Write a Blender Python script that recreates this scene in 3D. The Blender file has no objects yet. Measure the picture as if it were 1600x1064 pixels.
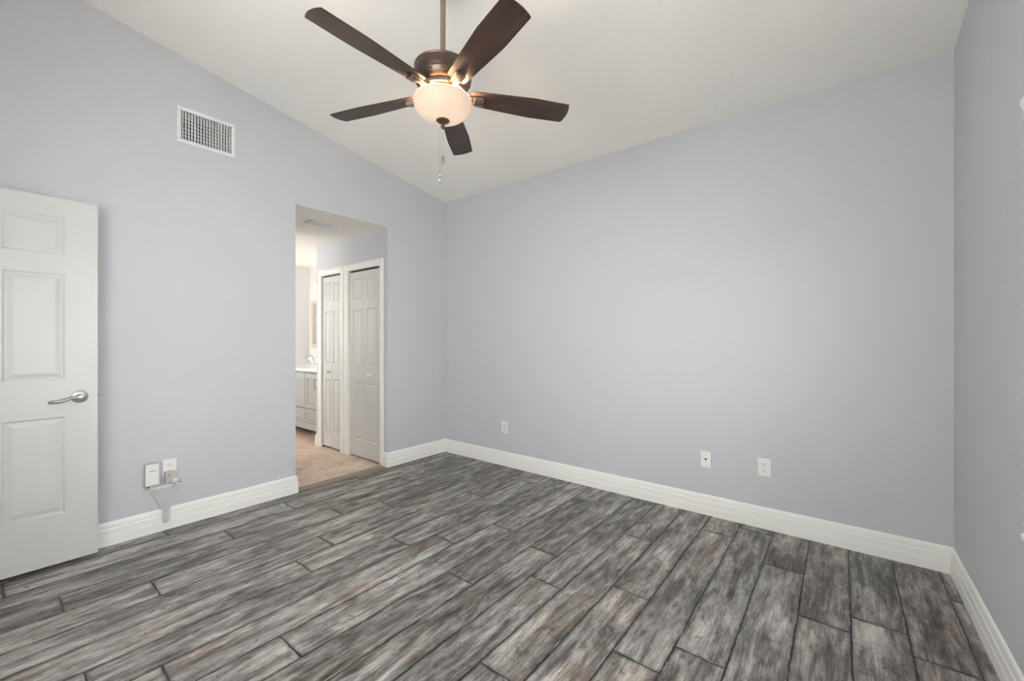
import bpy, bmesh, math, random
from mathutils import Vector, Matrix
random.seed(7)
S = bpy.context.scene
COL = S.collection
PI = math.pi
# ------------------------------------------------------------------ camera, world, exposure
H = 2.737; SL = 0.158; W = 3.888; YN = -3.56       # back wall height, ceiling slope, room width, near wall
ZO = 2.323                                          # flat hallway ceiling
cd = bpy.data.cameras.new('camera'); cam = bpy.data.objects.new('camera', cd); COL.objects.link(cam)
cd.sensor_width = 36; cd.lens = 649.27 * 36 / 1600; cd.clip_start = 0.02; cd.clip_end = 100
cam.location = (3.4257, -3.1362, 1.22); cam.rotation_euler = (PI / 2, 0, 0.66977)
S.camera = cam
S.view_settings.view_transform = 'Standard'; S.view_settings.look = 'None'
S.view_settings.gamma = 1; S.view_settings.use_curve_mapping = False; S.view_settings.exposure = 0.12
wd = bpy.data.worlds.new('sky'); S.world = wd; wd.use_nodes = True
wd.node_tree.nodes['Background'].inputs[0].default_value = (.80, .90, 1, 1)
wd.node_tree.nodes['Background'].inputs[1].default_value = .3

def area(name, loc, rot, sx, sy, e, col, spread=PI):
    l = bpy.data.lights.new(name, 'AREA'); l.shape = 'RECTANGLE'; l.size = sx; l.size_y = sy
    l.energy = e; l.color = col; l.spread = spread
    o = bpy.data.objects.new(name, l); o.location = loc; o.rotation_euler = rot; COL.objects.link(o); return o
# side window and doorway daylight, plus added fill lamps for ceiling, room and bathroom
area('daylight_side_window', (W + .22, -2.30, 1.28), (0, PI / 2, 0), 1.15, 1.75, 72, (.985, .99, 1))
area('fill_side_up', (W + .75, -2.30, .55), (0, PI / 2 + .75, 0), 1.0, 2.2, 30, (1, .99, .97))  # added lamp tilted upward to brighten the ceiling
area('fill_near_window', (2.3, YN - .25, 1.60), (PI / 2, 0, 0), 2.2, 1.5, 60, (1, .997, .99))  # fill lamp added behind the camera, outside an invented window
area('daylight_doorway', (.48, YN - .35, 1.1), (PI / 2, 0, 0), .7, 1.8, 1, (1, .98, .95))
area('fill_bathroom', (-2.15, -2.32, 1.5), (PI / 2, 0, 0), .9, 1.2, 44, (1, .98, .95))  # added fill for the bathroom and hallway, outside an unseen window

# ------------------------------------------------------------------ materials
def lin(c): return tuple(((v / 255) / 12.92 if v / 255 <= .04045 else ((v / 255 + .055) / 1.055) ** 2.4) for v in c) + (1,)
class NT:
    def __init__(s, name):
        s.m = bpy.data.materials.new(name); s.m.use_nodes = True; s.t = s.m.node_tree
        s.b = s.t.nodes['Principled BSDF']
    def n(s, typ, **kw):
        d = s.t.nodes.new(typ)
        for k, v in kw.items():
            if k.startswith('i_'): d.inputs[k[2:].replace('_', ' ')].default_value = v
            else: setattr(d, k, v)
        return d
    def l(s, a, b): s.t.links.new(a, b)
    def math(s, op, a, b=None, c=None):
        d = s.t.nodes.new('ShaderNodeMath'); d.operation = op
        for i, v in enumerate((a, b, c)):
            if v is None: continue
            if isinstance(v, (int, float)): d.inputs[i].default_value = v
            else: s.l(v, d.inputs[i])
        return d.outputs[0]
    def ramp(s, f, stops):
        d = s.t.nodes.new('ShaderNodeValToRGB'); e = d.color_ramp.elements
        while len(e) < len(stops): e.new(.5)
        for i, (p, c) in enumerate(stops): e[i].position = p; e[i].color = c
        s.l(f, d.inputs[0]); return d.outputs[0]
    def mix(s, f, a, b, mode='MIX'):
        d = s.t.nodes.new('ShaderNodeMix'); d.data_type = 'RGBA'; d.blend_type = mode
        for i, v in ((0, f), (6, a), (7, b)):
            if isinstance(v, (int, float, tuple)): d.inputs[i].default_value = v
            else: s.l(v, d.inputs[i])
        return d.outputs[2]
    def bump(s, h, st, dist=.01):
        d = s.n('ShaderNodeBump', i_Strength=st, i_Distance=dist); s.l(h, d.inputs['Height']); s.l(d.outputs[0], s.b.inputs['Normal'])
def plain(name, rgb, rough=.5, metal=0, bump=0, bs=200, **kw):
    m = NT(name); m.b.inputs['Roughness'].default_value = rough; m.b.inputs['Metallic'].default_value = metal
    tc = m.n('ShaderNodeTexCoord'); nz = m.n('ShaderNodeTexNoise', i_Scale=bs if bump else 9, i_Detail=3)
    m.l(tc.outputs['Object'], nz.inputs['Vector'])
    c = lin(rgb)
    a = tuple(v * .985 for v in c[:3]) + (1,); b = tuple(min(1, v * 1.015) for v in c[:3]) + (1,)
    m.l(m.mix(nz.outputs[0], a, b), m.b.inputs['Base Color'])
    if bump: m.bump(nz.outputs[0], bump, .004)
    for k, v in kw.items(): m.b.inputs[k].default_value = v
    return m.m
WALLC = (198, 199, 202)
m_wall = plain('wall_paint', WALLC, .62, bump=.22, bs=95)
m_ceil = plain('ceiling_paint', (244, 241, 234), .8, bump=.35, bs=70)
m_bath = plain('bath_wall_paint', (222, 219, 216), .6, bump=.1, bs=95)
m_trim = plain('trim_paint', (240, 239, 233), .35)
m_door = plain('door_paint', (203, 202, 198), .38, bump=.04, bs=60)
m_white = plain('white_plastic', (232, 231, 226), .35)
m_ivory = plain('ivory_plastic', (214, 211, 202), .4)
m_cream = plain('putty_plastic', (186, 182, 170), .45)
m_cord = plain('cord_rubber', (214, 213, 212), .5)
m_dark = plain('dark_void', (30, 28, 27), .7)
m_grey = plain('grey_print', (95, 95, 90), .6)
m_nickel = plain('brushed_nickel', (156, 143, 133), .3, 1)
m_bronze = plain('antique_nickel', (116, 100, 90), .36, 1)
m_satin = plain('satin_nickel', (168, 167, 164), .36, 1)
m_chrome = plain('chrome', (215, 217, 220), .12, 1)
m_vent = plain('vent_enamel', (226, 226, 226), .4)
m_blind = plain('blind_slat', (238, 238, 236), .4)
m_van = plain('vanity_paint', (158, 158, 154), .4)
m_top = plain('vanity_top', (236, 236, 236), .15)
m_frame = plain('mirror_frame', (196, 182, 166), .45)
m_mirror = plain('mirror_glass', (235, 238, 238), .02, 1)
m_outside = plain('outside_paving', (180, 178, 170), .9)
def glass(name):
    m = NT(name); m.b.inputs['Transmission Weight'].default_value = 1; m.b.inputs['Roughness'].default_value = 0
    m.b.inputs['IOR'].default_value = 1.0; m.b.inputs['Base Color'].default_value = (1, 1, 1, 1); return m.m
m_glass = glass('window_glass')
def bowl_mat():
    m = NT('frosted_bowl'); m.b.inputs['Base Color'].default_value = lin((255, 232, 205)); m.b.inputs['Roughness'].default_value = .35
    tr = m.n('ShaderNodeBsdfTranslucent'); tr.inputs['Color'].default_value = (.080, .083, .092, 1)
    em = m.n('ShaderNodeEmission'); em.inputs['Color'].default_value = (1, .78, .60, 1); em.inputs['Strength'].default_value = .27
    mx = m.n('ShaderNodeMixShader', i_Fac=.62); ad = m.n('ShaderNodeAddShader')
    m.l(m.b.outputs[0], mx.inputs[1]); m.l(tr.outputs[0], mx.inputs[2]); m.l(mx.outputs[0], ad.inputs[0]); m.l(em.outputs[0], ad.inputs[1])
    m.l(ad.outputs[0], m.t.nodes['Material Output'].inputs['Surface']); return m.m
m_bowl = bowl_mat()
def globe_mat():
    m = NT('lit_globe'); m.b.inputs['Emission Color'].default_value = (1, .95, .86, 1); m.b.inputs['Emission Strength'].default_value = 13; return m.m
m_globe = globe_mat()
def walnut():
    m = NT('walnut_blade'); tc = m.n('ShaderNodeTexCoord'); mp = m.n('ShaderNodeMapping'); mp.inputs['Scale'].default_value = (3, 60, 10)
    m.l(tc.outputs['UV'], mp.inputs['Vector'])
    nz = m.n('ShaderNodeTexNoise', i_Scale=1.0, i_Detail=6, i_Distortion=.6); m.l(mp.outputs[0], nz.inputs['Vector'])
    c = m.ramp(nz.outputs[0], [(.3, lin((44, 31, 27))), (.55, lin((66, 47, 40))), (.72, lin((84, 62, 52)))])
    m.l(c, m.b.inputs['Base Color']); m.b.inputs['Roughness'].default_value = .42; m.bump(nz.outputs[0], .15, .002); return m.m
m_walnut = walnut()
def plank_mat(Wd, L):
    m = NT('weathered_plank_tile')
    uv = m.n('ShaderNodeUVMap', uv_map='plank'); at = m.n('ShaderNodeAttribute', attribute_name='plank_id')
    sx = m.n('ShaderNodeSeparateXYZ'); m.l(uv.outputs[0], sx.inputs[0]); u, v = sx.outputs[0], sx.outputs[1]
    sr = m.n('ShaderNodeSeparateColor'); m.l(at.outputs['Color'], sr.inputs[0]); r1, r2, r3 = sr.outputs[0], sr.outputs[1], sr.outputs[2]
    def coords(su, sv, k):
        c = m.n('ShaderNodeCombineXYZ'); m.l(m.math('MULTIPLY', u, su), c.inputs[0]); m.l(m.math('MULTIPLY', v, sv), c.inputs[1])
        m.l(m.math('MULTIPLY_ADD', r1, 37.0 * k, m.math('MULTIPLY', r2, 11.0)), c.inputs[2]); return c.outputs[0]
    def noise(su, sv, k, det=6, dist=0, rough=.6):
        d = m.n('ShaderNodeTexNoise', i_Scale=1.0, i_Detail=det, i_Distortion=dist, i_Roughness=rough); m.l(coords(su, sv, k), d.inputs['Vector']); return d.outputs[0]
    blot = noise(2.4, 12, 1, 6, .9, .65)            # worn light and dark patches
    fine = noise(9, 230, 2, 5, .25, .7)         # fibres
    mid = noise(3.6, 46, 3, 6, .9, .7)
    speck = noise(75, 210, 4, 3, 0, .8)
    warm = noise(2.2, 7, 5, 2, .3)
    knot = noise(14, 20, 6, 2, .9)
    s = m.math('MULTIPLY_ADD', blot, 1.25, m.math('MULTIPLY', mid, .72))
    s = m.math('MULTIPLY_ADD', fine, .46, s)
    s = m.math('MULTIPLY_ADD', speck, .35, s)
    s = m.math('MULTIPLY_ADD', noise(9, 24, 9, 6, .5, .68), .75, s)
    s = m.math('MULTIPLY_ADD', m.math('SUBTRACT', r3, .5), .13, s)
    s = m.math('ADD', m.math('MULTIPLY', m.math('SUBTRACT', s, 1.765), 1.22), .53)
    kn = m.math('SMOOTH_MIN', 1.0, m.math('MULTIPLY', m.math('SUBTRACT', .70, knot), 18.0), .1)
    kn = m.math('MAXIMUM', kn, 0.0)
    col = m.ramp(s, [(.12, lin((46, 44, 42))), (.34, lin((90, 87, 84))), (.52, lin((126, 123, 119))), (.70, lin((160, 157, 152))), (1.0, lin((208, 205, 198)))])
    wf = m.math('MULTIPLY', m.math('MAXIMUM', m.math('SUBTRACT', warm, .50), 0.0), m.math('MULTIPLY_ADD', r2, 2.6, .5))
    wf = m.math('MINIMUM', wf, .55)
    col = m.mix(wf, col, m.mix(1.0, col, lin((255, 214, 186)), 'MULTIPLY'))
    col = m.mix(m.math('MULTIPLY', m.math('SUBTRACT', 1.0, kn), .6), col, lin((60, 56, 52)))
    # worn bevels and the grout joint
    wob = noise(14, 14, 7, 5, 0, .65); wob = m.math('MULTIPLY', m.math('SUBTRACT', wob, .5), .016)
    dv = m.math('MINIMUM', v, m.math('SUBTRACT', Wd, v)); du = m.math('MINIMUM', u, m.math('SUBTRACT', L, u))
    d = m.math('ADD', m.math('MINIMUM', dv, du), wob)
    def sstep(a, b):
        q = m.n('ShaderNodeMapRange', interpolation_type='SMOOTHSTEP'); q.inputs['From Min'].default_value = a; q.inputs['From Max'].default_value = b
        m.l(d, q.inputs['Value']); return q.outputs[0]
    bev = sstep(.002, .020); groove = sstep(.0008, .0058)
    chip = m.math('MULTIPLY', m.math('MULTIPLY', groove, m.math('SUBTRACT', 1.0, sstep(.006, .011))), m.math('MINIMUM', m.math('MAXIMUM', m.math('MULTIPLY', m.math('SUBTRACT', noise(9, 9, 8, 2), .52), 7.0), 0.0), .7))
    col = m.mix(m.math('MULTIPLY', m.math('SUBTRACT', 1.0, bev), m.math('MULTIPLY', noise(5, 9, 10, 3), 1.1)), col, lin((72, 69, 66)))
    col = m.mix(chip, col, lin((168, 163, 155)))
    col = m.mix(m.math('SUBTRACT', 1.0, groove), col, lin((34, 32, 31)))
    m.l(col, m.b.inputs['Base Color'])
    m.l(m.math('MULTIPLY_ADD', fine, .22, .30), m.b.inputs['Roughness'])
    m.b.inputs['Specular IOR Level'].default_value = .45
    hgt = m.math('MULTIPLY_ADD', fine, .16, m.math('MULTIPLY_ADD', groove, .9, m.math('MULTIPLY', bev, .35)))
    m.bump(hgt, .55, .003)
    return m.m
PWD, PLN = .1848, 1.335
m_plank = plank_mat(PWD, PLN)
def tile_mat():
    m = NT('travertine_tile'); tc = m.n('ShaderNodeTexCoord'); mp = m.n('ShaderNodeMapping'); mp.inputs['Rotation'].default_value = (0, 0, PI / 4)
    m.l(tc.outputs['Object'], mp.inputs[0])
    nz = m.n('ShaderNodeTexNoise', i_Scale=7, i_Detail=7, i_Distortion=1.2); m.l(mp.outputs[0], nz.inputs['Vector'])
    c = m.ramp(nz.outputs[0], [(.3, lin((204, 174, 152))), (.5, lin((226, 202, 182))), (.7, lin((240, 222, 204)))])
    br = m.n('ShaderNodeTexBrick', offset=0, i_Scale=1, i_Mortar_Size=.006, i_Brick_Width=.33, i_Row_Height=.33)
    br.inputs['Color1'].default_value = (1, 1, 1, 1); br.inputs['Color2'].default_value = (.95, .93, .93, 1); br.inputs['Mortar'].default_value = lin((236, 226, 216))
    m.l(mp.outputs[0], br.inputs['Vector'])
    m.l(m.mix(1.0, c, br.outputs[0], 'MULTIPLY'), m.b.inputs['Base Color']); m.b.inputs['Roughness'].default_value = .3; return m.m
m_tile = tile_mat()
m_thresh = plain('threshold_wood', (150, 132, 114), .45, bump=.1, bs=60)

# ------------------------------------------------------------------ mesh helpers
def nb(): return bmesh.new()
def box(bm, x0, x1, y0, y1, z0, z1):
    vs = [bm.verts.new((x, y, z)) for x in (x0, x1) for y in (y0, y1) for z in (z0, z1)]
    for f in ((0, 1, 3, 2), (4, 6, 7, 5), (0, 4, 5, 1), (2, 3, 7, 6), (0, 2, 6, 4), (1, 5, 7, 3)): bm.faces.new([vs[i] for i in f])
    return vs
def prism(bm, pts, off):
    a = [bm.verts.new(p) for p in pts]; b = [bm.verts.new(Vector(p) + Vector(off)) for p in pts]
    bm.faces.new(a); bm.faces.new(b[::-1])
    for i in range(len(a)): j = (i + 1) % len(a); bm.faces.new((a[j], a[i], b[i], b[j]))
    return a + b
def lathe(bm, prof, n=48, c=(0, 0, 0), M=None):
    rings = []
    for r, z in prof:
        if r < 1e-5: rings.append([bm.verts.new(Vector(c) + Vector((0, 0, z)))])
        else: rings.append([bm.verts.new(Vector(c) + Vector((r * math.cos(2 * PI * k / n), r * math.sin(2 * PI * k / n), z))) for k in range(n)])
    for a, b in zip(rings, rings[1:]):
        for k in range(n):
            j = (k + 1) % n
            if len(a) == 1 and len(b) == 1: continue
            if len(a) == 1: f = (a[0], b[k], b[j])
            elif len(b) == 1: f = (a[k], a[j], b[0])
            else: f = (a[k], a[j], b[j], b[k])
            bm.faces.new(f)
    vs = [v for r in rings for v in r]
    if M is not None: bmesh.ops.transform(bm, matrix=M, verts=vs)
    return vs
def tube(bm, pts, r, n=10):
    pts = [Vector(p) for p in pts]; rs = r if isinstance(r, (list, tuple)) else [r] * len(pts)
    prev = None; up = None
    for i, p in enumerate(pts):
        t = (pts[min(i + 1, len(pts) - 1)] - pts[max(i - 1, 0)]).normalized()
        if up is None: up = t.orthogonal().normalized()
        up = (up - t * up.dot(t)).normalized(); s = t.cross(up)
        ring = [bm.verts.new(p + (up * math.cos(2 * PI * k / n) + s * math.sin(2 * PI * k / n)) * rs[i]) for k in range(n)]
        if prev:
            for k in range(n): j = (k + 1) % n; bm.faces.new((prev[k], prev[j], ring[j], ring[k]))
        else: bm.faces.new(ring[::-1])
        prev = ring
    bm.faces.new(prev)
def smooth_pts(ctrl, k=6):
    P = [Vector(p) for p in ctrl]; out = []
    for i in range(len(P) - 1):
        a = P[max(i - 1, 0)]; b = P[i]; c = P[i + 1]; d = P[min(i + 2, len(P) - 1)]
        for s in range(k):
            t = s / k; out.append(.5 * (2 * b + (c - a) * t + (2 * a - 5 * b + 4 * c - d) * t * t + (3 * b - a - 3 * c + d) * t ** 3))
    out.append(P[-1]); return out
def obj(name, bm, mat, parent=None, smooth=False, bevel=0, loc=None, M=None, segs=2, recalc=True):
    if recalc: bmesh.ops.recalc_face_normals(bm, faces=bm.faces)
    me = bpy.data.meshes.new(name); bm.to_mesh(me); bm.free()
    for mt in (mat if isinstance(mat, (list, tuple)) else [mat]): me.materials.append(mt)
    o = bpy.data.objects.new(name, me); COL.objects.link(o)
    if parent: o.parent = parent
    if loc: o.location = loc
    if M is not None: o.matrix_local = M
    if smooth:
        for p in me.polygons: p.use_smooth = True
        if smooth != 'full':
            md = o.modifiers.new('split', 'EDGE_SPLIT'); md.split_angle = math.radians(35)
    if bevel:
        md = o.modifiers.new('bevel', 'BEVEL'); md.width = bevel; md.segments = segs; md.limit_method = 'ANGLE'; md.angle_limit = math.radians(40)
    return o
def struct(name, bm, mat, **k):
    o = obj(name, bm, mat, **k); o['kind'] = 'structure'; return o
def thing(name, label, cat, loc=(0, 0, 0), group=None, rot=None):
    o = bpy.data.objects.new(name, None); COL.objects.link(o); o.location = loc; o.empty_display_size = .1
    if rot: o.rotation_euler = rot
    o['label'] = label; o['category'] = cat
    if group: o['group'] = group
    return o
def bx(name, dims, mat, parent=None, bevel=0, **k):
    bm = nb(); box(bm, *dims); return obj(name, bm, mat, parent, bevel=bevel, **k)
def zc(y): return H - SL * y

# ------------------------------------------------------------------ the shell
T = .115
Y1, Y2 = -.743, -1.603                              # opening to the hallway
# left wall: three pieces around the opening, gable top
bm = nb()
prism(bm, [(0, 0, 0), (0, Y1, 0), (0, Y1, zc(Y1)), (0, 0, zc(0))], (-T, 0, 0))
prism(bm, [(0, Y1, ZO), (0, Y2, ZO), (0, Y2, zc(Y2)), (0, Y1, zc(Y1))], (-T, 0, 0))
vy0, vy1, vz0, vz1 = -2.345, -2.048, 2.553, 2.748    # duct hole behind the wall register
prism(bm, [(0, Y2, 0), (0, vy1, 0), (0, vy1, zc(vy1)), (0, Y2, zc(Y2))], (-T, 0, 0))
prism(bm, [(0, vy1, 0), (0, vy0, 0), (0, vy0, vz0), (0, vy1, vz0)], (-T, 0, 0))
prism(bm, [(0, vy1, vz1), (0, vy0, vz1), (0, vy0, zc(vy0)), (0, vy1, zc(vy1))], (-T, 0, 0))
prism(bm, [(0, vy0, 0), (0, YN, 0), (0, YN, zc(YN)), (0, vy0, zc(vy0))], (-T, 0, 0))
bmesh.ops.remove_doubles(bm, verts=bm.verts, dist=1e-5)
struct('wall_left', bm, m_wall)
bm = nb(); box(bm, -T, W + T, 0, T, 0, H); struct('wall_back', bm, m_wall)
# right wall with window opening
wy0, wy1, wz0, wz1 = -3.15, -1.46, .72, 1.84
bm = nb()
prism(bm, [(W, 0, 0), (W, wy1, 0), (W, wy1, zc(wy1)), (W, 0, zc(0))], (T, 0, 0))
prism(bm, [(W, wy1, 0), (W, wy0, 0), (W, wy0, wz0), (W, wy1, wz0)], (T, 0, 0))
prism(bm, [(W, wy1, wz1), (W, wy0, wz1), (W, wy0, zc(wy0)), (W, wy1, zc(wy1))], (T, 0, 0))
prism(bm, [(W, wy0, 0), (W, YN, 0), (W, YN, zc(YN)), (W, wy0, zc(wy0))], (T, 0, 0))
bmesh.ops.remove_doubles(bm, verts=bm.verts, dist=1e-5)
struct('wall_right', bm, m_wall)
# near wall (behind the camera): doorway, and a window added for fill light
dx0, dx1, dz = .085, .895, 2.02
nx0, nx1, nz0, nz1 = 1.25, 3.35, .85, 2.35
ZT = zc(YN)
bm = nb()
for a in ((-T, dx0, 0, ZT), (dx0, dx1, dz, ZT), (dx1, nx0, 0, ZT), (nx0, nx1, 0, nz0), (nx0, nx1, nz1, ZT), (nx1, W + T, 0, ZT)):
    box(bm, a[0], a[1], YN - T, YN, a[2], a[3])
struct('wall_near', bm, m_wall)
bm = nb(); prism(bm, [(-T, T, zc(T)), (W + T, T, zc(T)), (W + T, YN - T, zc(YN - T)), (-T, YN - T, zc(YN - T))], (0, 0, .1))
struct('ceiling', bm, m_ceil)

# hallway / bathroom shell
XB = -2.9; XC = -1.385
bm = nb()                                            # hallway wall with two closet openings
dA = (-.679, -.124); dB = (-1.250, -.850); dtop = 1.957
segs_ = [(-T, dA[1], 0, ZO), (dA[0], dA[1], dtop, ZO), (dB[1], dA[0], 0, ZO), (dB[0], dB[1], dtop, ZO), (XC, dB[0], 0, ZO)]
for a in segs_: box(bm, a[0], a[1], Y1, Y1 + .1, a[2], a[3])
box(bm, XC, XC + .1, Y1 + .1, -.1, 0, ZO)
struct('wall_hall', bm, m_wall)
bm = nb(); box(bm, XC + .1, -T, -.1, 0, 0, ZO); struct('wall_closet', bm, m_bath)
bm = nb(); box(bm, XC, -T, Y2 - .1, Y2, 0, ZO); struct('wall_hall', bm, m_wall)
bm = nb(); box(bm, XB - .1, XB, -2.3, 0, 0, ZO); struct('wall_bath_end', bm, m_bath)
bm = nb(); box(bm, XB, XC + .1, -.1, 0, 0, ZO); struct('wall_bath_back', bm, m_bath)
bm = nb()
for a in ((XB - .1, -2.6, 0, ZO), (-2.6, -1.7, 0, .9), (-2.6, -1.7, 2.1, ZO), (-1.7, XC, 0, ZO)): box(bm, a[0], a[1], -2.3, -2.2, a[2], a[3])
box(bm, XC - .001, XC + .1, -2.3, Y2 - .1, 0, ZO)
struct('wall_bath_near', bm, m_bath)
bm = nb(); box(bm, XB - .1, -T, -2.3, 0, ZO, ZO + .08); box(bm, -T + .0005, -.003, Y2 + .0005, Y1 - .0005, ZO - .003, ZO + .0005)
struct('ceiling', bm, m_ceil)
bm = nb(); box(bm, XB - .1, -.04, -2.3, -.0, -.06, -.001); struct('floor', bm, m_tile)
bm = nb(); box(bm, -.10, -.002, Y2, Y1, -.03, .0035); struct('trim_1', bm, m_thresh, bevel=.003)

# plank floor: one quad per plank, joints where the photo has them
joints = {4: -.326, 3: -.914, 2: -.768, 1: -.9, 0: -.497, -1: -1.434, -2: -.273, -3: -1.208, -4: -.64, -5: -1.39, -6: -1.14, -7: -1.631,
          -8: -1.051, -9: -1.395, -10: -1.58, -11: -.74, -12: -.519, -13: -1.286, -14: -1.589, -15: -.857, -16: -1.754, -17: -1.1}
bm = nb(); luv = bm.loops.layers.uv.new('plank'); lc = bm.loops.layers.float_color.new('plank_id')
def quad(x0, x1, y0, y1, X0, Yb):
    vs = [bm.verts.new(p) for p in ((x0, y0, 0), (x1, y0, 0), (x1, y1, 0), (x0, y1, 0))]
    f = bm.faces.new(vs); c = (random.random(), random.random(), random.random(), 1)
    for lp in f.loops: lp[luv].uv = (lp.vert.co.y - Yb, lp.vert.co.x - X0); lp[lc] = c
for r in range(-17, 5):
    X0 = 3.09 + PWD * r; x0 = max(X0, -.004); x1 = min(X0 + PWD, W + .02)
    if x1 <= x0: continue
    y = joints[r]
    while y > YN - .4: y -= PLN
    while y < .02:
        y0 = max(y, YN - .35); y1 = min(y + PLN, .02)
        if y1 > y0: quad(x0, x1, y0, y1, X0, y)
        y += PLN
o = struct('floor', bm, m_plank, recalc=False)
bm = nb(); box(bm, -.3, W + .3, YN - .35, .1, -.12, -.0605); struct('floor', bm, m_outside)

# baseboards: moulded profile (distance from wall, height)
HB = .138
PROF = [(0, 0), (.0155, 0), (.0155, .052), (.0150, .055), (.0135, .057), (.0135, .094), (.0120, .098), (.0102, .100), (.0102, .105), (.0112, .108), (.0095, .125), (.0070, .134), (.003, HB), (0, HB)]
def baseboard(name, a, b, nrm, e0=0, e1=0):
    """a,b: ends on the wall line; nrm: into the room; e0/e1: extra length per unit depth (1 = outside mitre, -1 = inside mitre)"""
    a = Vector(a); b = Vector(b); n = Vector(nrm); d = (b - a).normalized()
    bm = nb()
    A = [bm.verts.new((*(a + n * p - d * e0 * p), z)) for p, z in PROF]; B = [bm.verts.new((*(b + n * p + d * e1 * p), z)) for p, z in PROF]
    bm.faces.new(A); bm.faces.new(B[::-1])
    for i in range(len(A)): j = (i + 1) % len(A); bm.faces.new((A[i], B[i], B[j], A[j]))
    return struct(name, bm, m_trim)
baseboard('baseboard_back', (0, 0), (W, 0), (0, -1), -1, -1)
baseboard('baseboard_left', (0, 0), (0, Y1), (1, 0), -1, 1)
baseboard('baseboard_left', (0, Y2), (0, YN), (1, 0), 1, -1)
baseboard('baseboard_right', (W, 0), (W, YN), (-1, 0), -1, -1)
baseboard('baseboard_near', (dx1 + .06, YN), (W, YN), (0, 1), 0, -1)
baseboard('baseboard_hall', (0, Y1), (-.064, Y1), (0, -1), 1, 0)
baseboard('baseboard_hall', (-1.338, Y1), (XC, Y1), (0, -1), 0, 1)
baseboard('baseboard_hall', (XC, Y1), (XC, -.65), (-1, 0), 1, 0)
baseboard('baseboard_hall', (0, Y2), (XC, Y2), (0, 1), 1, 0)
baseboard('baseboard_bath', (XB, -.70), (XB, -2.2), (1, 0), 0, -1)

# casings round the closets
def casing(name, x0, x1, ztop, xl, xr, zi):
    bm = nb(); t = .014; y = Y1
    for (a, b, c, d) in ((x0, xl, 0, ztop), (xr, x1, 0, ztop), (xl, xr, zi, ztop)): box(bm, a, b, y - t, y + .0005, c, d)
    # raised outer bead
    bo = .014
    for (a, b, c, d) in ((x0, x0 + bo, 0, ztop), (x1 - bo, x1, 0, ztop), (x0 + bo, x1 - bo, ztop - bo, ztop)): box(bm, a, b, y - t - .005, y - t + .0005, c, d)
    # jamb lining
    for (a, b, c, d) in ((xl - .001, xl + .012, 0, zi), (xr - .012, xr + .001, 0, zi), (xl, xr, zi - .004, zi + .001)): box(bm, a, b, y - .001, y + .1, c, d)
    return struct(name, bm, m_trim, bevel=.0025)
casing('trim_2', -.779, -.064, 2.022, -.690, -.113, 1.960)
casing('trim_3', -1.338, -.785, 2.022, -1.262, -.838, 1.960)
bm = nb()
for a in ((dx0 - .07, dx0, 0, dz + .07), (dx1, dx1 + .07, 0, dz + .07), (dx0, dx1, dz, dz + .07)): box(bm, a[0], a[1], YN, YN + .016, a[2], a[3])
for a in ((dx0, dx0 + .015, 0, dz), (dx1 - .015, dx1, 0, dz), (dx0, dx1, dz - .015, dz)): box(bm, a[0], a[1], YN - T, YN, a[2], a[3])
struct('trim_4', bm, m_trim, bevel=.003)

# ------------------------------------------------------------------ panelled doors
def panel_slab(bm, w, h, t, panels, style='raised', both=True):
    """slab in local u (0..w), v (0..h), front at n=0, back at n=-t; panels are (u0,u1,v0,v1)"""
    us = sorted({0, w, *[p[0] for p in panels], *[p[1] for p in panels]}); vs = sorted({0, h, *[p[2] for p in panels], *[p[3] for p in panels]})
    def inp(u, v): return any(p[0] < u < p[1] and p[2] < v < p[3] for p in panels)
    # ring: (inset, depth)
    R = [(0, 0), (.003, -.0015), (.009, -.0062), (.014, -.0068), (.019, -.0062), (.036, -.0015), (.039, -.0012)] if style == 'raised' else [(0, 0), (.003, -.006), (.006, -.007)]
    if style == 'narrow': R = [(0, 0), (.003, -.0015), (.009, -.0065), (.014, -.0070), (.027, -.0015), (.029, -.0012)]
    sides = ((0, 1), (-t, -1)) if both else ((0, 1),)
    for n0, sg in sides:
        cache = {}
        def V(u, v, n):
            k = (round(u, 6), round(v, 6), round(n, 6))
            if k not in cache: cache[k] = bm.verts.new((u, v, n0 + sg * n))
            return cache[k]
        for a, b in zip(us, us[1:]):
            for c, d in zip(vs, vs[1:]):
                if not inp((a + b) / 2, (c + d) / 2): bm.faces.new((V(a, c, 0), V(b, c, 0), V(b, d, 0), V(a, d, 0)))
        for (a, b, c, d) in panels:
            # walk the panel outline including shared grid points
            prev = None
            for ins, dep in R:
                ring = [(a + ins, c + ins), (b - ins, c + ins), (b - ins, d - ins), (a + ins, d - ins)]
                cur = [V(x, y, dep) for x, y in ring]
                if prev:
                    for i in range(4):
                        j = (i + 1) % 4; bm.faces.new((prev[i], prev[j], cur[j], cur[i]))
                prev = cur
            bm.faces.new(prev)
    for (a, b, c, d) in ((0, 0, w, 0), (w, 0, w, h), (w, h, 0, h), (0, h, 0, 0)):
        q = [bm.verts.new(x) for x in ((a, b, 0), (c, d, 0), (c, d, -t), (a, b, -t))]; bm.faces.new(q)
    if not both:
        bm.faces.new([bm.verts.new(x) for x in ((0, 0, -t), (w, 0, -t), (w, h, -t), (0, h, -t))])
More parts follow.
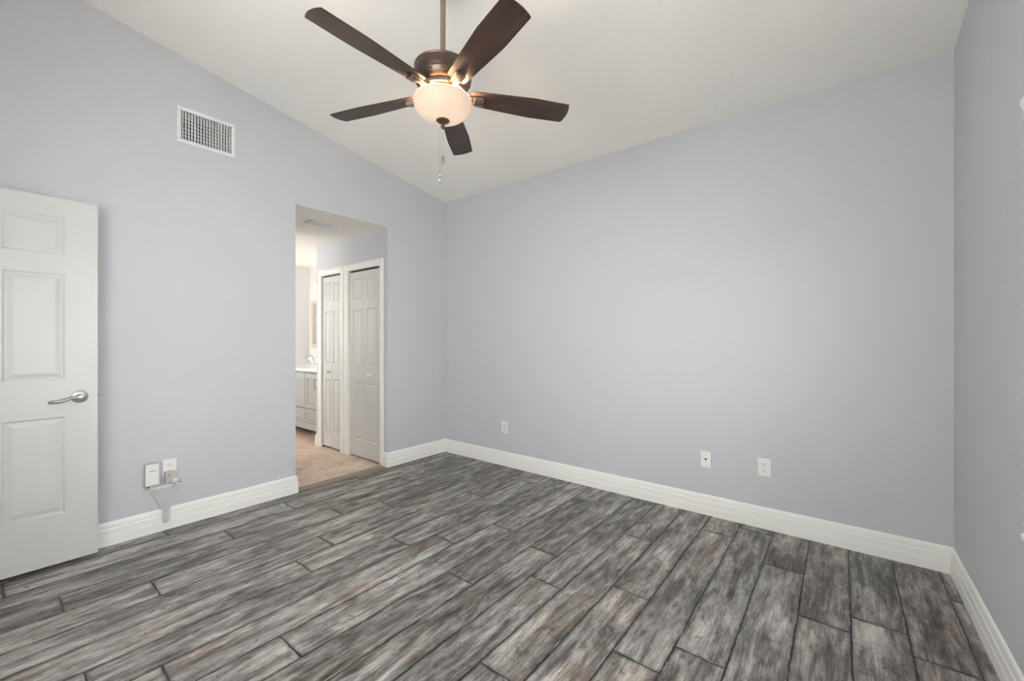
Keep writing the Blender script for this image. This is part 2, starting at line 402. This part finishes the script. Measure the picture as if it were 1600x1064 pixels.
# room door, hinged on the near wall and folded against the left wall; local u runs from free edge to hinge
DW, DH = .792, 1.970
Md = Matrix(((0, 0, 1, .117), (-1, 0, 0, -2.747), (0, 1, 0, .018), (0, 0, 0, 1)))   # u -> -Y, v -> Z, n -> +X
def room_door():
    st = .126; mu = .102; pw = (DW - 2 * st - mu) / 2
    cols = [(st, st + pw), (st + pw + mu, DW - st)]
    rows = [(.268, .790), (.990, 1.563), (1.665, 1.868)]
    bm = nb(); panel_slab(bm, DW, DH, .035, [(a, b, c, d) for a, b in cols for c, d in rows])
    bmesh.ops.transform(bm, matrix=Md, verts=bm.verts)
    bmesh.ops.remove_doubles(bm, verts=bm.verts, dist=1e-6)
    d = struct('door_1', bm, m_door)
    y, z = -2.818, .909
    for sx, x0 in ((1, .117), (-1, .082)):
        Mr = Matrix.Translation((x0, y, z)) @ Matrix.Rotation(sx * PI / 2, 4, 'Y')
        hb = nb()
        lathe(hb, [(0, -.001), (.0335, -.001), (.0335, .003), (.0315, .006), (.022, .0090), (.0150, .0100), (.0135, .014), (.0130, .030), (.0135, .044), (.012, .048), (.0065, .049), (.0055, .0475), (0, .0475)], 40, M=Mr)
        obj('handle_rose', hb, m_satin, d, smooth=True)
        hb = nb()
        f = lambda dy, dz_, dx: (x0 + sx * dx, y - dy, z + dz_)
        pts = smooth_pts([f(.004, 0, .038), f(.02, .001, .040), f(.042, -.003, .042), f(.065, -.012, .043), f(.088, -.017, .042), (f(.105, -.016, .038)), f(.118, -.020, .034)], 5)
        rr = [1.35 * r_ for r_ in (.0095 + (.0045 - .0095) * min(1, i / 8) if i < 8 else .0052 + .0014 * math.sin((i - 8) / (len(pts) - 9) * PI) for i in range(len(pts)))]
        tube(hb, pts, rr, 12); obj('handle_lever', hb, m_satin, d, smooth=True)
    lb = nb(); box(lb, .0925, .1065, -2.7475, -2.746, z - .028, z + .028); obj('latch_plate', lb, m_satin, d)
    lb = nb(); prism(lb, [(.094, -2.747, z - .007), (.105, -2.747, z - .007), (.101, -2.736, z - .007), (.094, -2.736, z - .007)], (0, 0, .014)); obj('latch_bolt', lb, m_satin, d)
    for hz in (.2, 1.0, 1.78):
        hb = nb(); tube(hb, [(.0775, -2.747 - DW - .004, hz), (.0775, -2.747 - DW - .004, hz + .09)], .005, 10); obj('hinge', hb, m_satin, d)
room_door()
# bifold closet doors: two hinged leaves each
def closet(name, x0, x1, z0, z1, knobx, yface=-.738):
    w = x1 - x0; lw = w / 2 - .0012
    root = bpy.data.objects.new(name, None); COL.objects.link(root); root['kind'] = 'structure'; root.location = (x0, yface, z0)
    h = z1 - z0
    sc = h / 1.925
    rows = [(.172 * sc, .768 * sc), (.940 * sc, 1.538 * sc), (1.643 * sc, 1.858 * sc)]
    for k in range(2):
        outer = .060 * w / .555 if w > .5 else .052; inner = .032 * w / .555 if w > .5 else .028
        # k==0 : leaf at low x
        pa, pb = (outer, lw - inner) if k == 0 else (inner, lw - outer)
        bm = nb(); panel_slab(bm, lw, h, .03, [(pa, pb, c, d) for c, d in rows], 'narrow')
        Ml = Matrix(((1, 0, 0, k * (w / 2 + .0012)), (0, 0, -1, 0), (0, 1, 0, 0), (0, 0, 0, 1)))   # n -> -Y
        bmesh.ops.transform(bm, matrix=Ml, verts=bm.verts); bmesh.ops.remove_doubles(bm, verts=bm.verts, dist=1e-6)
        leaf = obj('leaf', bm, m_door, root)
        if x0 + k * w / 2 < knobx < x0 + (k + 1) * w / 2:
            kb = nb(); Mk = Matrix.Translation((knobx - x0, 0, .872 - z0)) @ Matrix.Rotation(PI / 2, 4, 'X')
            lathe(kb, [(0, -.001), (.009, -.001), (.009, .006), (.007, .012), (.010, .018), (.0165, .024), (.0175, .029), (.015, .034), (.009, .037), (0, .038)], 28, M=Mk)
            obj('knob', kb, m_trim, leaf, smooth='full')
    tb = nb(); box(tb, .004, w - .004, .006, .026, h + .006, h + .02); obj('track', tb, m_dark, root)
closet('door_2', -.676, -.127, .018, 1.936, -.288)
closet('door_3', -1.249, -.851, .022, 1.938, -1.100)
bm = nb(); box(bm, -1.28, -.115, -.62, -.60, 0, 2.3)   # dark sheet standing in for the shade inside the closets
struct('wall_closet', bm, m_dark)

# ------------------------------------------------------------------ windows
def window(name, axis, at, a0, a1, z0, z1, sgn):
    """frame with meeting rail; axis 'x' = lies in a wall of constant x"""
    fr = nb(); dp = .05
    def B(b, p0, p1, q0, q1, d0=0, d1=dp):
        lo, hi = sorted((at + sgn * (.055 + d0), at + sgn * (.055 + d1)))
        if axis == 'x': box(b, lo, hi, p0, p1, q0, q1)
        else: box(b, p0, p1, lo, hi, q0, q1)
    f = .045
    B(fr, a0, a1, z0, z0 + f); B(fr, a0, a1, z1 - f, z1); B(fr, a0, a0 + f, z0 + f, z1 - f); B(fr, a1 - f, a1, z0 + f, z1 - f)
    B(fr, a0 + f, a1 - f, (z0 + z1) / 2 - .02, (z0 + z1) / 2 + .02); B(fr, (a0 + a1) / 2 - .02, (a0 + a1) / 2 + .02, z0 + f, z1 - f)
    w = struct(name, fr, m_trim, bevel=.002)
    g = nb(); B(g, a0 + f, a1 - f, z0 + f, z1 - f, .022, .026); obj('window_pane', g, m_glass, w)
    return w
window('window_1', 'x', W, wy0, wy1, wz0, wz1, 1)
window('window_2_added', 'y', YN, nx0, nx1, nz0, nz1, -1)  # unseen window added so the near fill lamp can shine in
window('window_3', 'y', -2.2, -2.6, -1.7, .9, 2.1, -1)  # unseen opening for the added bathroom fill lamp
# horizontal blinds on the right wall
BY1, BY0 = -1.335, -3.25
bl = thing('window_blinds', 'white horizontal slat blinds whose far end shows at the right edge, on the right wall', 'blinds', (W, (BY0 + BY1) / 2, .66))
L0 = bl.location
def bbx(name, x0, x1, y0, y1, z0, z1, bevel=.0015, mat=None): return bx(name, (x0 - L0.x, x1 - L0.x, y0 - L0.y, y1 - L0.y, z0 - L0.z, z1 - L0.z), mat or m_blind, bl, bevel)
bbx('headrail', 3.836, 3.886, BY0 + .01, BY1 - .012, 1.835, 1.878)
vb = nb(); vp = [(3.820, 1.892), (3.887, 1.892), (3.887, 1.880), (3.829, 1.880), (3.833, 1.868), (3.835, 1.815), (3.828, 1.815), (3.826, 1.862), (3.820, 1.878)]
prism(vb, [(x - L0.x, BY0 - L0.y, z - L0.z) for x, z in vp], (0, BY1 - BY0, 0)); obj('valance', vb, m_blind, bl)
bbx('bottom_rail', 3.820, 3.868, BY0, BY1, .664, .682, .004)
zs = .716
while zs < 1.80:
    sb = nb()
    n = 6; top = []
    for i in range(n + 1):
        a = i / n; x = 3.823 + .044 * a; zz = zs + .0030 * (1 - (2 * a - 1) ** 2) - .002 + (a - .5) * .004; top.append((x, zz))
    pts = top + [(x, z - .0025) for x, z in reversed(top)]
    prism(sb, [(x - L0.x, BY0 + .01 - L0.y, z - L0.z) for x, z in pts], (0, BY1 - BY0 - .02, 0)); obj('slat', sb, m_blind, bl)
    zs += .0405
for yy in (BY1 - .22, (BY0 + BY1) / 2, BY0 + .22):
    cb = nb(); 
    for xx in (3.8215, 3.868): tube(cb, [(xx - L0.x, yy - L0.y, .68 - L0.z), (xx - L0.x, yy - L0.y, 1.84 - L0.z)], .0009, 6)
    obj('ladder_cord', cb, m_cord, bl)

# ------------------------------------------------------------------ wall register
rg = thing('air_vent', 'white wall register grille with vertical louvres high on the left wall', 'vent', (0, -2.1965, 2.65))
oy0, oy1, oz0, oz1 = -.1685, .1685, -.120, .120; b_ = .025
fb = nb()
for a in ((oy0, oy1, oz0, oz0 + b_), (oy0, oy1, oz1 - b_, oz1), (oy0, oy0 + b_, oz0 + b_, oz1 - b_), (oy1 - b_, oy1, oz0 + b_, oz1 - b_)): box(fb, 0, .009, *a)
obj('frame', fb, m_vent, rg, bevel=.003)
for k in range(17):
    y = oy0 + b_ + (k + .5) * (oy1 - oy0 - 2 * b_) / 17
    lb = nb(); vs = box(lb, -.008, .007, -.0017, .0017, oz0 + b_, oz1 - b_)
    bmesh.ops.transform(lb, matrix=Matrix.Translation((0, y, 0)) @ Matrix.Rotation(math.radians(random.uniform(10, 26)), 4, 'Z'), verts=lb.verts)
    obj('louver', lb, m_vent, rg)
for k in range(8):
    z = oz0 + b_ + (k + .5) * (oz1 - oz0 - 2 * b_) / 8
    lb = nb(); box(lb, -.030, -.014, oy0 + b_ - .002, oy1 - b_ + .002, z - .0012, z + .0012); obj('rear_louver', lb, m_vent, rg)
db = nb()
for a in ((oy0 + .015, oy1 - .015, oz0 + .015, oz0 + .018), (oy0 + .015, oy1 - .015, oz1 - .018, oz1 - .015), (oy0 + .015, oy0 + .018, oz0 + .018, oz1 - .018), (oy1 - .018, oy1 - .015, oz0 + .018, oz1 - .018)): box(db, -.2, -.001, *a)
box(db, -.21, -.2, oy0 + .015, oy1 - .015, oz0 + .015, oz1 - .015)
obj('duct', db, m_dark, rg)
# hallway ceiling register
hv = thing('ceiling_vent', 'small white rectangular supply vent in the hallway ceiling', 'vent', (-.435, -1.19, ZO))
fb = nb()
for a in ((-.068, .068, -.118, -.100), (-.068, .068, .100, .118), (-.068, -.050, -.100, .100), (.050, .068, -.100, .100)): box(fb, a[0], a[1], a[2], a[3], -.007, 0)
obj('frame', fb, m_vent, hv, bevel=.002)
for k in range(5):
    lb = nb(); box(lb, -.0085, .0085, -.100, .100, -.0012, .0012)
    bmesh.ops.transform(lb, matrix=Matrix.Translation((-.040 + k * .020, 0, -.006)) @ Matrix.Rotation(math.radians(14 if k > 1 else -14), 4, 'Y'), verts=lb.verts); obj('louver', lb, m_vent, hv)

# ------------------------------------------------------------------ outlets; local: u along wall, v up, n out
def wall_M(kind, a, z):
    if kind == 'back': return Matrix(((1, 0, 0, a), (0, 0, -1, 0), (0, 1, 0, z), (0, 0, 0, 1)))       # u->+X, n->-Y
    return Matrix(((0, 0, 1, 0), (1, 0, 0, a), (0, 1, 0, z), (0, 0, 0, 1)))                            # u->+Y, n->+X
def local(bm): return bm
def outlet(kind, a, z, label, typ, w=.073, h=.116, name='wall_outlet', cat='outlet'):
    t = thing(name, label, cat); t.matrix_world = wall_M(kind, a, z)
    pb = nb(); box(pb, -w / 2, w / 2, -h / 2, h / 2, 0, .0055); obj('cover_plate', pb, m_white, t, bevel=.0025)
    if typ == 'duplex':
        for s in (1, -1):
            rb = nb(); lathe(rb, [(0, .004), (.0165, .004), (.0165, .0075), (.0155, .008), (0, .008)], 32, c=(0, 0, 0))
            for v in rb.verts: v.co.y = max(-.0135, min(.0135, v.co.y)); v.co.y += s * .0195
            rc = obj('receptacle', rb, m_white, t)
            sb = nb(); y = s * .0195
            box(sb, -.0075, -.0053, y + .0005, y + .0085, .0075, .0084); box(sb, .0053, .0075, y - .0001 + .001, y + .0078, .0075, .0084)
            lathe(sb, [(0, .0084), (.0026, .0084), (.0026, .0075)], 14, c=(0, y - .0065, 0)); obj('slots', sb, m_dark, rc)
        sb = nb(); lathe(sb, [(0, .0066), (.0024, .0062), (.003, .005)], 14); obj('screw', sb, m_ivory, t)
    elif typ == 'coax':
        cb = nb(); lathe(cb, [(0, .013), (.0022, .013), (.0036, .0128), (.0046, .012), (.0046, .0075), (.0068, .0075), (.0068, .005)], 18); obj('coax_jack', cb, m_bronze, t, smooth=True)
        for s in (1, -1): sb = nb(); lathe(sb, [(0, .0066), (.0022, .0063), (.003, .005)], 14, c=(0, s * .042, 0)); obj('screw', sb, m_ivory, t)
    else:
        db_ = nb(); box(db_, -.0165, .0165, -.033, .033, .004, .0068); obj('insert', db_, m_ivory, t, bevel=.001)
        for s in (1, -1): sb = nb(); lathe(sb, [(0, .0066), (.0022, .0063), (.003, .005)], 14, c=(0, s * .047, 0)); obj('screw', sb, m_ivory, t)
outlet('back', .853, .374, 'small white wall plate with plain insert on the back wall, nearest the far left corner', 'decor', .078, .112, 'wall_plate', 'wall plate')
outlet('back', 2.681, .387, 'white wall plate with one round cable jack, left of the back wall duplex outlet', 'coax', .070, .114, 'wall_plate', 'wall plate')
outlet('back', 3.035, .396, 'white duplex electrical outlet on the back wall nearest the right corner, nothing plugged in', 'duplex', .074, .116)
outlet('left', -2.399, .392, 'white outlet on the left wall, its lower socket covered by a plug-in adapter', 'duplex', .072, .114)
# plug-in adapter
ad = thing('power_adapter', 'putty coloured plug-in adapter covering the lower socket on the left wall', 'adapter'); ad.matrix_world = wall_M('left', -2.400, .340)
bm = nb(); box(bm, -.029, .029, -.034, .036, .0085, .040); obj('body', bm, m_cream, ad, bevel=.004)
bm = nb(); box(bm, -.020, -.004, .010, .016, .0395, .0405); box(bm, -.018, -.014, -.004, .003, .0395, .0405); obj('socket_slots', bm, m_grey, ad)
# cord raceway
rc = thing('cord_raceway', 'short white plastic strip fixed level on the left wall under the outlet', 'raceway'); rc.matrix_world = wall_M('left', -2.421, .277)
bm = nb(); prism(bm, [(-.089, -.009, 0), (-.089, -.007, .010), (-.089, .005, .013), (-.089, .009, .010), (-.089, .009, 0)], (.178, 0, 0)); obj('channel', bm, m_white, rc, bevel=.001)
# router box
rt = thing('router_box', 'small pale rectangular network box mounted on the left wall beside the plugged outlet', 'router'); rt.matrix_world = wall_M('left', -2.492, .372)
bm = nb(); box(bm, -.036, .036, -.072, .070, 0, .028); obj('housing', bm, m_cream, rt, bevel=.006)
bm = nb(); box(bm, -.033, .035, -.066, .069, .024, .034); obj('front_cover', bm, m_white, rt, bevel=.004)
bm = nb()
for i, hh in enumerate((.0022, .0030, .0022, .0022, .0030, .0022)): box(bm, -.0155 + i * .0054, -.0112 + i * .0054, .024, .0255 + hh, .0338, .0343)
obj('wordmark', bm, m_grey, rt)
bm = nb(); box(bm, -.016, -.006, -.078, -.066, .006, .020); obj('cable_port', bm, m_dark, rt, bevel=.001)
# power cord: plug at adapter, cord down to a tied bundle and back up to the box
pc = thing('bundled_cable', 'white power cord tied in a bundle, hanging from the adapter over the left baseboard', 'cord', (0.03, -2.425, .05))
PL = pc.location
def loc_(pts): return [Vector(p) - PL for p in pts]
bm = nb(); tube(bm, loc_(smooth_pts([(.012, -2.500, .300), (.030, -2.500, .292), (.034, -2.490, .268), (.034, -2.465, .205), (.034, -2.447, .165), (.034, -2.437, .140)], 6)), .0040, 10); obj('cord', bm, m_cord, pc, smooth='full')
bm = nb(); tube(bm, loc_(smooth_pts([(.052, -2.385, .305), (.048, -2.387, .275), (.040, -2.398, .225), (.036, -2.412, .180), (.034, -2.421, .150), (.034, -2.422, .125)], 6)), .0040, 10); obj('cord', bm, m_cord, pc, smooth='full')
for (yc, wy, zt, zb_, xx) in ((-2.433, .009, .166, .058, .028), (-2.424, .009, .172, .052, .033), (-2.416, .010, .164, .060, .029), (-2.426, .014, .158, .056, .037)):
    loop = [(xx, yc + wy * math.cos(a), (zt + zb_) / 2 + (zt - zb_) / 2 * math.sin(a) * (1 - .0 * abs(math.cos(a)))) for a in [2 * PI * i / 28 for i in range(29)]]
    # pinch at the tie
    loop = [(x, yc + (y - yc) * (.55 + .45 * abs(z - .112) / .06) + (-2.425 - yc) * .5 * (1 - min(1, abs(z - .112) / .05)), z) for x, y, z in loop]
    bm = nb(); tube(bm, loc_(loop), .0034, 8); obj('cord_loop', bm, m_cord, pc, smooth='full')
bm = nb(); box(bm, .0225 - PL.x, .0425 - PL.x, -2.441 - PL.y, -2.409 - PL.y, .106 - PL.z, .113 - PL.z); obj('twist_tie', bm, m_white, pc, bevel=.002)
bm = nb(); lathe(bm, [(0, .0), (.012, .0), (.017, .006), (.0175, .018), (.013, .024), (0, .026)], 20, M=Matrix.Translation(Vector((.0395, -2.382, .318)) - PL) @ Matrix.Rotation(PI / 2, 4, 'Y'))
obj('plug', bm, m_cord, pc, smooth=True)
bm = nb(); tube(bm, loc_([(.054, -2.382, .322), (.055, -2.384, .306), (.050, -2.386, .285)]), [.0085, .0065, .0042], 10); obj('strain_relief', bm, m_cord, pc, smooth='full')

# ------------------------------------------------------------------ ceiling fan
FX, FY, FZ = 1.885, -1.740, 2.437
ZCF = zc(FY)
fan = thing('ceiling_fan', 'five-blade ceiling fan with dark walnut blades, nickel motor and lit frosted bowl', 'ceiling fan', (FX, FY, ZCF))
OZ = -ZCF
def fo(name, bm, mat, parent=fan, **k):
    if parent is fan: bmesh.ops.translate(bm, vec=(0, 0, OZ), verts=bm.verts)
    return obj(name, bm, mat, parent, **k)
bm = nb(); lathe(bm, [(.065, 3.035), (.068, 3.0), (.064, 2.965), (.045, 2.935), (.022, 2.925), (.018, 2.925)], 40); fo('canopy', bm, m_bronze, smooth=True)
bm = nb(); tube(bm, [(0, 0, 2.56), (0, 0, 2.95)], .0135, 24); fo('downrod', bm, m_nickel, smooth=True)
bm = nb(); lathe(bm, [(0, 2.605), (.021, 2.605), (.024, 2.60), (.026, 2.575), (.034, 2.572), (.105, 2.570), (.128, 2.567), (.1385, 2.560), (.1400, 2.556), (.1365, 2.550), (.1365, 2.547), (.1395, 2.543), (.1400, 2.504), (.1375, 2.500), (.1375, 2.497), (.1370, 2.492), (.1200, 2.470), (.1100, 2.462), (0, 2.462)], 64); motor = fo('motor_housing', bm, m_bronze, smooth=True)
for k in range(12):                                  # slots in the chamfered underside
    a = 2 * PI * k / 12 + .35; bm = nb()
    prism(bm, [(.1335, -.013, 2.4885), (.1335, .013, 2.4885), (.1285, .0125, 2.4820), (.1285, -.0125, 2.4820)], (.0012, 0, -.0010))
    bmesh.ops.rotate(bm, cent=(0, 0, 0), matrix=Matrix.Rotation(a, 3, 'Z'), verts=bm.verts)
    bmesh.ops.translate(bm, vec=(0, 0, OZ), verts=bm.verts); obj('cooling_slot', bm, m_dark, motor)
for a in (-2.55, -.2, 1.9):
    bm = nb(); lathe(bm, [(0, .0015), (.0045, .001), (.0055, -.001)], 16, M=Matrix.Rotation(a, 4, 'Z') @ Matrix.Translation((.1398, 0, 2.528)) @ Matrix.Rotation(PI / 2, 4, 'Y'))
    bmesh.ops.translate(bm, vec=(0, 0, OZ), verts=bm.verts); obj('screw', bm, m_dark, motor)
bm = nb(); lathe(bm, [(.106, 2.463), (.108, 2.458), (.108, 2.441), (.102, 2.436), (.080, 2.434), (.0, 2.434)], 56); fly = fo('flywheel', bm, m_nickel, smooth=True)
bm = nb(); lathe(bm, [(.060, 2.436), (.064, 2.430), (.064, 2.412), (.070, 2.408), (.092, 2.406), (.094, 2.401), (.090, 2.398), (.0, 2.398)], 48); fo('switch_housing', bm, m_nickel, smooth=True)
# bowl
prof = []
RB, ZB0, ZB1 = .1430, 2.400, 2.303
prof.append((RB - .010, ZB0 + .006)); prof.append((RB - .003, ZB0 + .005)); prof.append((RB, ZB0 - .002))
for i in range(1, 19):
    a = i / 18 * PI / 2; prof.append((RB * math.cos(a) ** .80 if i < 18 else .0, ZB0 - .006 - (ZB0 - .006 - ZB1) * math.sin(a) ** 1.15))
inner = [(max(0, r - .0035), z + .0035) for r, z in prof[::-1]]
inner[0] = (0, ZB1 + .0035)
bm = nb(); lathe(bm, prof + inner[:-2], 72); bowl = fo('glass_bowl', bm, m_bowl, smooth='full')
bm = nb(); lathe(bm, [(0, 2.311), (.034, 2.309), (.0345, 2.306), (.028, 2.298), (.016, 2.292), (.009, 2.289), (.0075, 2.280), (.0105, 2.277), (.0105, 2.272), (.006, 2.267), (.0035, 2.262), (0, 2.260)], 36); fo('finial', bm, m_bronze, smooth=True)
# pull chains
def chain(dx, dy, z0, z1, pull):
    bm = nb(); z = z0; 
    tube(bm, [(dx, dy, z0), (dx, dy, z1)], .0004, 6)
    zz = z0
    while zz > z1:
        lathe(bm, [(0, zz + .0013), (.0012, zz), (0, zz - .0013)], 6, c=(dx, dy, 0)); zz -= .006
    c = fo('pull_chain', bm, m_nickel)
    pb = nb(); lathe(pb, [(r, z1 + zz_ + OZ) for r, zz_ in pull], 18, c=(dx, dy, 0)); obj('chain_pull', pb, m_satin, c, smooth=True)
# camera-left direction in plan is (-.784,-.621)
chain(.0, .0, 2.262, 2.128, [(0, .002), (.003, 0), (.0065, -.004), (.0072, -.012), (.0068, -.030), (.0052, -.038), (0, -.040)])
chain(-.0115, -.009, 2.290, 2.034, [(0, .012), (.006, .010), (.0085, .003), (.006, -.003), (.0025, -.008), (.0045, -.014), (.0078, -.020), (.0060, -.030), (0, -.033)])
# blades
NU = 26
def half_w(s):   # s from 0 root to 1 tip
    a = .046 + (.067 - .046) * min(1, s / .62) ** .85
    if s > .62: a -= .004 * ((s - .62) / .38)
    return a
R0, R1 = .150, .660
def blade(k):
    th = -1.565 - k * 2 * PI / 5
    bm = nb(); uvl = bm.loops.layers.uv.new('UVMap')
    t = .0055; outline = []
    top = []; N = 24
    ys = []
    for i in range(N + 1):
        s = i / N; x = R0 + (R1 - .013 - R0) * s; ys.append((x, half_w(s)))
    right = [(x, -w) for x, w in ys]; left = [(x, w) for x, w in ys][::-1]
    wt = ys[-1][1]
    tip = [(R1 - .013 + .013 * (1 - (v / wt) ** 2), v) for v in [wt * (-1 + 2 * i / 12) for i in range(1, 12)]]
    wr = ys[0][1]
    root_ = [(R0 - .016 * (1 - (v / wr) ** 2) ** .5, v) for v in [wr * (1 - 2 * i / 10) for i in range(1, 10)]]
    pts = right + tip + left + root_
    lo = [bm.verts.new((x, y, -t / 2)) for x, y in pts]; hi = [bm.verts.new((x, y, t / 2)) for x, y in pts]
    bm.faces.new(lo[::-1]); bm.faces.new(hi)
    for i in range(len(pts)): j = (i + 1) % len(pts); bm.faces.new((lo[i], lo[j], hi[j], hi[i]))
    for f in bm.faces:
        for lp in f.loops: lp[uvl].uv = (lp.vert.co.x + k * 3.1, lp.vert.co.y)
    # positive local y is the counter-clockwise side: lowered
    M = Matrix.Translation((0, 0, FZ - ZCF)) @ Matrix.Rotation(th, 4, 'Z') @ Matrix.Rotation(math.radians(-12), 4, 'X')
    b = obj('blade', bm, m_walnut, fan, M=M, bevel=.0012, segs=1)
    ib = nb()                                          # iron under the blade: block end plus arm to the flywheel
    P = [(.086, .020), (.130, .019), (.165, .024), (.196, .024), (.2035, .019), (.2035, -.019), (.196, -.024), (.165, -.024), (.130, -.019), (.086, -.020)]
    prism(ib, [(x, y, -t / 2 - .0005) for x, y in P], (0, 0, -.008))
    box(ib, .155, .205, -.0225, .0225, -.021, -t / 2 - .004)
    box(ib, .086, .150, -.006, .006, -.018, -t / 2 - .006)
    obj('blade_iron', ib, m_nickel, b, bevel=.003)
    sb = nb()
    for x, y in ((.172, .013), (.172, -.013), (.192, 0)): lathe(sb, [(0, .0062), (.004, .0055), (.005, .0028)], 12, c=(x, y, 0))
    obj('screws', sb, m_satin, b)
for k in range(5): blade(k)
# bulbs inside the bowl
for dx, dy in ((.050, .042), (-.050, -.042), (.005, -.06)):
    l = bpy.data.lights.new('fan_bulb', 'POINT'); l.energy = 24.0; l.color = (1, .70, .42); l.shadow_soft_size = .022
    o = bpy.data.objects.new('fan_bulb', l); o.location = (FX + dx, FY + dy, 2.384); COL.objects.link(o)

# ------------------------------------------------------------------ bathroom vanity
vn = thing('vanity_cabinet', 'grey shaker vanity cabinet seen through the hallway opening', 'vanity', (XB + .745, -.395, 0))
VL = vn.location
vx0, vx1, vy = XB + .002, -1.41, -.690
def vb(name, d, mat, bevel=.0015, parent=vn): return bx(name, (d[0] - VL.x, d[1] - VL.x, d[2] - VL.y, d[3] - VL.y, d[4], d[5]), mat, parent, bevel)
vb('body', (vx0, vx1, vy + .02, -.102, .12, .838), m_van)
vb('toe_kick', (vx0, vx1, vy + .42, -.11, .0, .121), m_van)
for lx in (vx0 + .03, vx1 - .03): vb('foot', (lx - .025, lx + .025, vy + .03, vy + .08, .0, .121), m_van)
edges = [-1.46, -1.795, -2.13, -2.465, -2.80]
def shaker(name, x0, x1, z0, z1):
    bm = nb(); panel_slab(bm, x1 - x0, z1 - z0, .019, [(.055, x1 - x0 - .055, .055, z1 - z0 - .055)] if z1 - z0 > .2 else [(.04, x1 - x0 - .04, .032, z1 - z0 - .032)], 'shaker', False)
    M = Matrix(((1, 0, 0, x0 - VL.x), (0, 0, -1, vy - VL.y), (0, 1, 0, z0), (0, 0, 0, 1)))
    bmesh.ops.transform(bm, matrix=M, verts=bm.verts); return obj(name, bm, m_van, vn)
for i in range(4):
    x1, x0 = edges[i] - .004, edges[i + 1] + .004
    dr = shaker('door', x0, x1, .392, .815)
    hx = (x1 - .035 if i % 2 == 0 else x0 + .035) - VL.x
    hb = nb(); y = vy - VL.y
    tube(hb, smooth_pts([(hx, y, .640), (hx, y - .022, .645), (hx, y - .026, .675), (hx, y - .026, .715), (hx, y - .022, .745), (hx, y, .750)], 4), .005, 10); obj('handle', hb, m_satin, dr, smooth='full')
    dw = shaker('drawer', x0, x1, .215, .378)
vb('base_rail', (vx0, vx1, vy + .004, vy + .021, .125, .205), m_van)
bm = nb(); box(bm, vx0, vx1 + .012, vy - .018, -.101, .839, .874); box(bm, vx0, vx1 + .012, -.120, -.101, .8735, .97)
o = obj('vanity_countertop', bm, m_top, bevel=.004); o['label'] = 'glossy white countertop with backsplash resting on the grey vanity'; o['category'] = 'countertop'
ft = thing('faucet', 'chrome arched faucet standing on the white vanity countertop', 'faucet', (-2.60, -.19, .8745))
bm = nb(); lathe(bm, [(0, 0), (.026, 0), (.026, .006), (.014, .012), (.012, .03), (0, .031)], 24); obj('base', bm, m_chrome, ft, smooth=True)
bm = nb(); tube(bm, smooth_pts([(0, 0, .01), (0, 0, .08), (0, -.015, .115), (0, -.055, .125), (0, -.11, .110), (0, -.12, .092)], 6), .010, 12); obj('spout', bm, m_chrome, ft, smooth='full')
for s in (-1, 1):
    bm = nb(); lathe(bm, [(0, 0), (.022, 0), (.022, .005), (.012, .010), (.011, .035), (.014, .040), (0, .044)], 20, c=(s * .10, 0, 0)); tube(bm, [(s * .10, 0, .040), (s * .165, -.01, .052)], [.008, .005], 10); obj('tap_lever', bm, m_chrome, ft, smooth=True)
mr = thing('wall_mirror', 'tall tan-framed mirror above the vanity, half hidden by the hallway wall', 'mirror', (-2.48, -.1, 1.46))
bm = nb(); mw, mh, fw = .31, .345, .055
for a in ((-mw, mw, -mh, -mh + fw), (-mw, mw, mh - fw, mh), (-mw, -mw + fw, -mh + fw, mh - fw), (mw - fw, mw, -mh + fw, mh - fw)): box(bm, a[0], a[1], -.028, 0, a[2], a[3])
obj('frame', bm, m_frame, mr, bevel=.006)
bx('mirror_glass', (-mw + fw, mw - fw, -.012, -.004, -mh + fw, mh - fw), m_mirror, mr)
vl = thing('vanity_light', 'wall light bar with glowing round globes above the tan-framed mirror', 'wall light', (-2.20, -.1, 1.99))
bm = nb(); box(bm, -.32, .32, -.025, 0, -.03, .03); obj('backplate', bm, m_satin, vl, bevel=.006)
for dx in (-.24, 0, .24):
    bm = nb(); tube(bm, [(dx, -.02, 0), (dx, -.085, 0)], .010, 12); arm = obj('arm', bm, m_satin, vl, smooth=True)
    bm = nb(); lathe(bm, [(.0, .036)] + [(.036 * math.sin(PI * i / 12), .036 * math.cos(PI * i / 12)) for i in range(1, 12)] + [(0, -.036)], 28, c=(dx, -.125, .0)); obj('globe', bm, m_globe, arm, smooth='full')
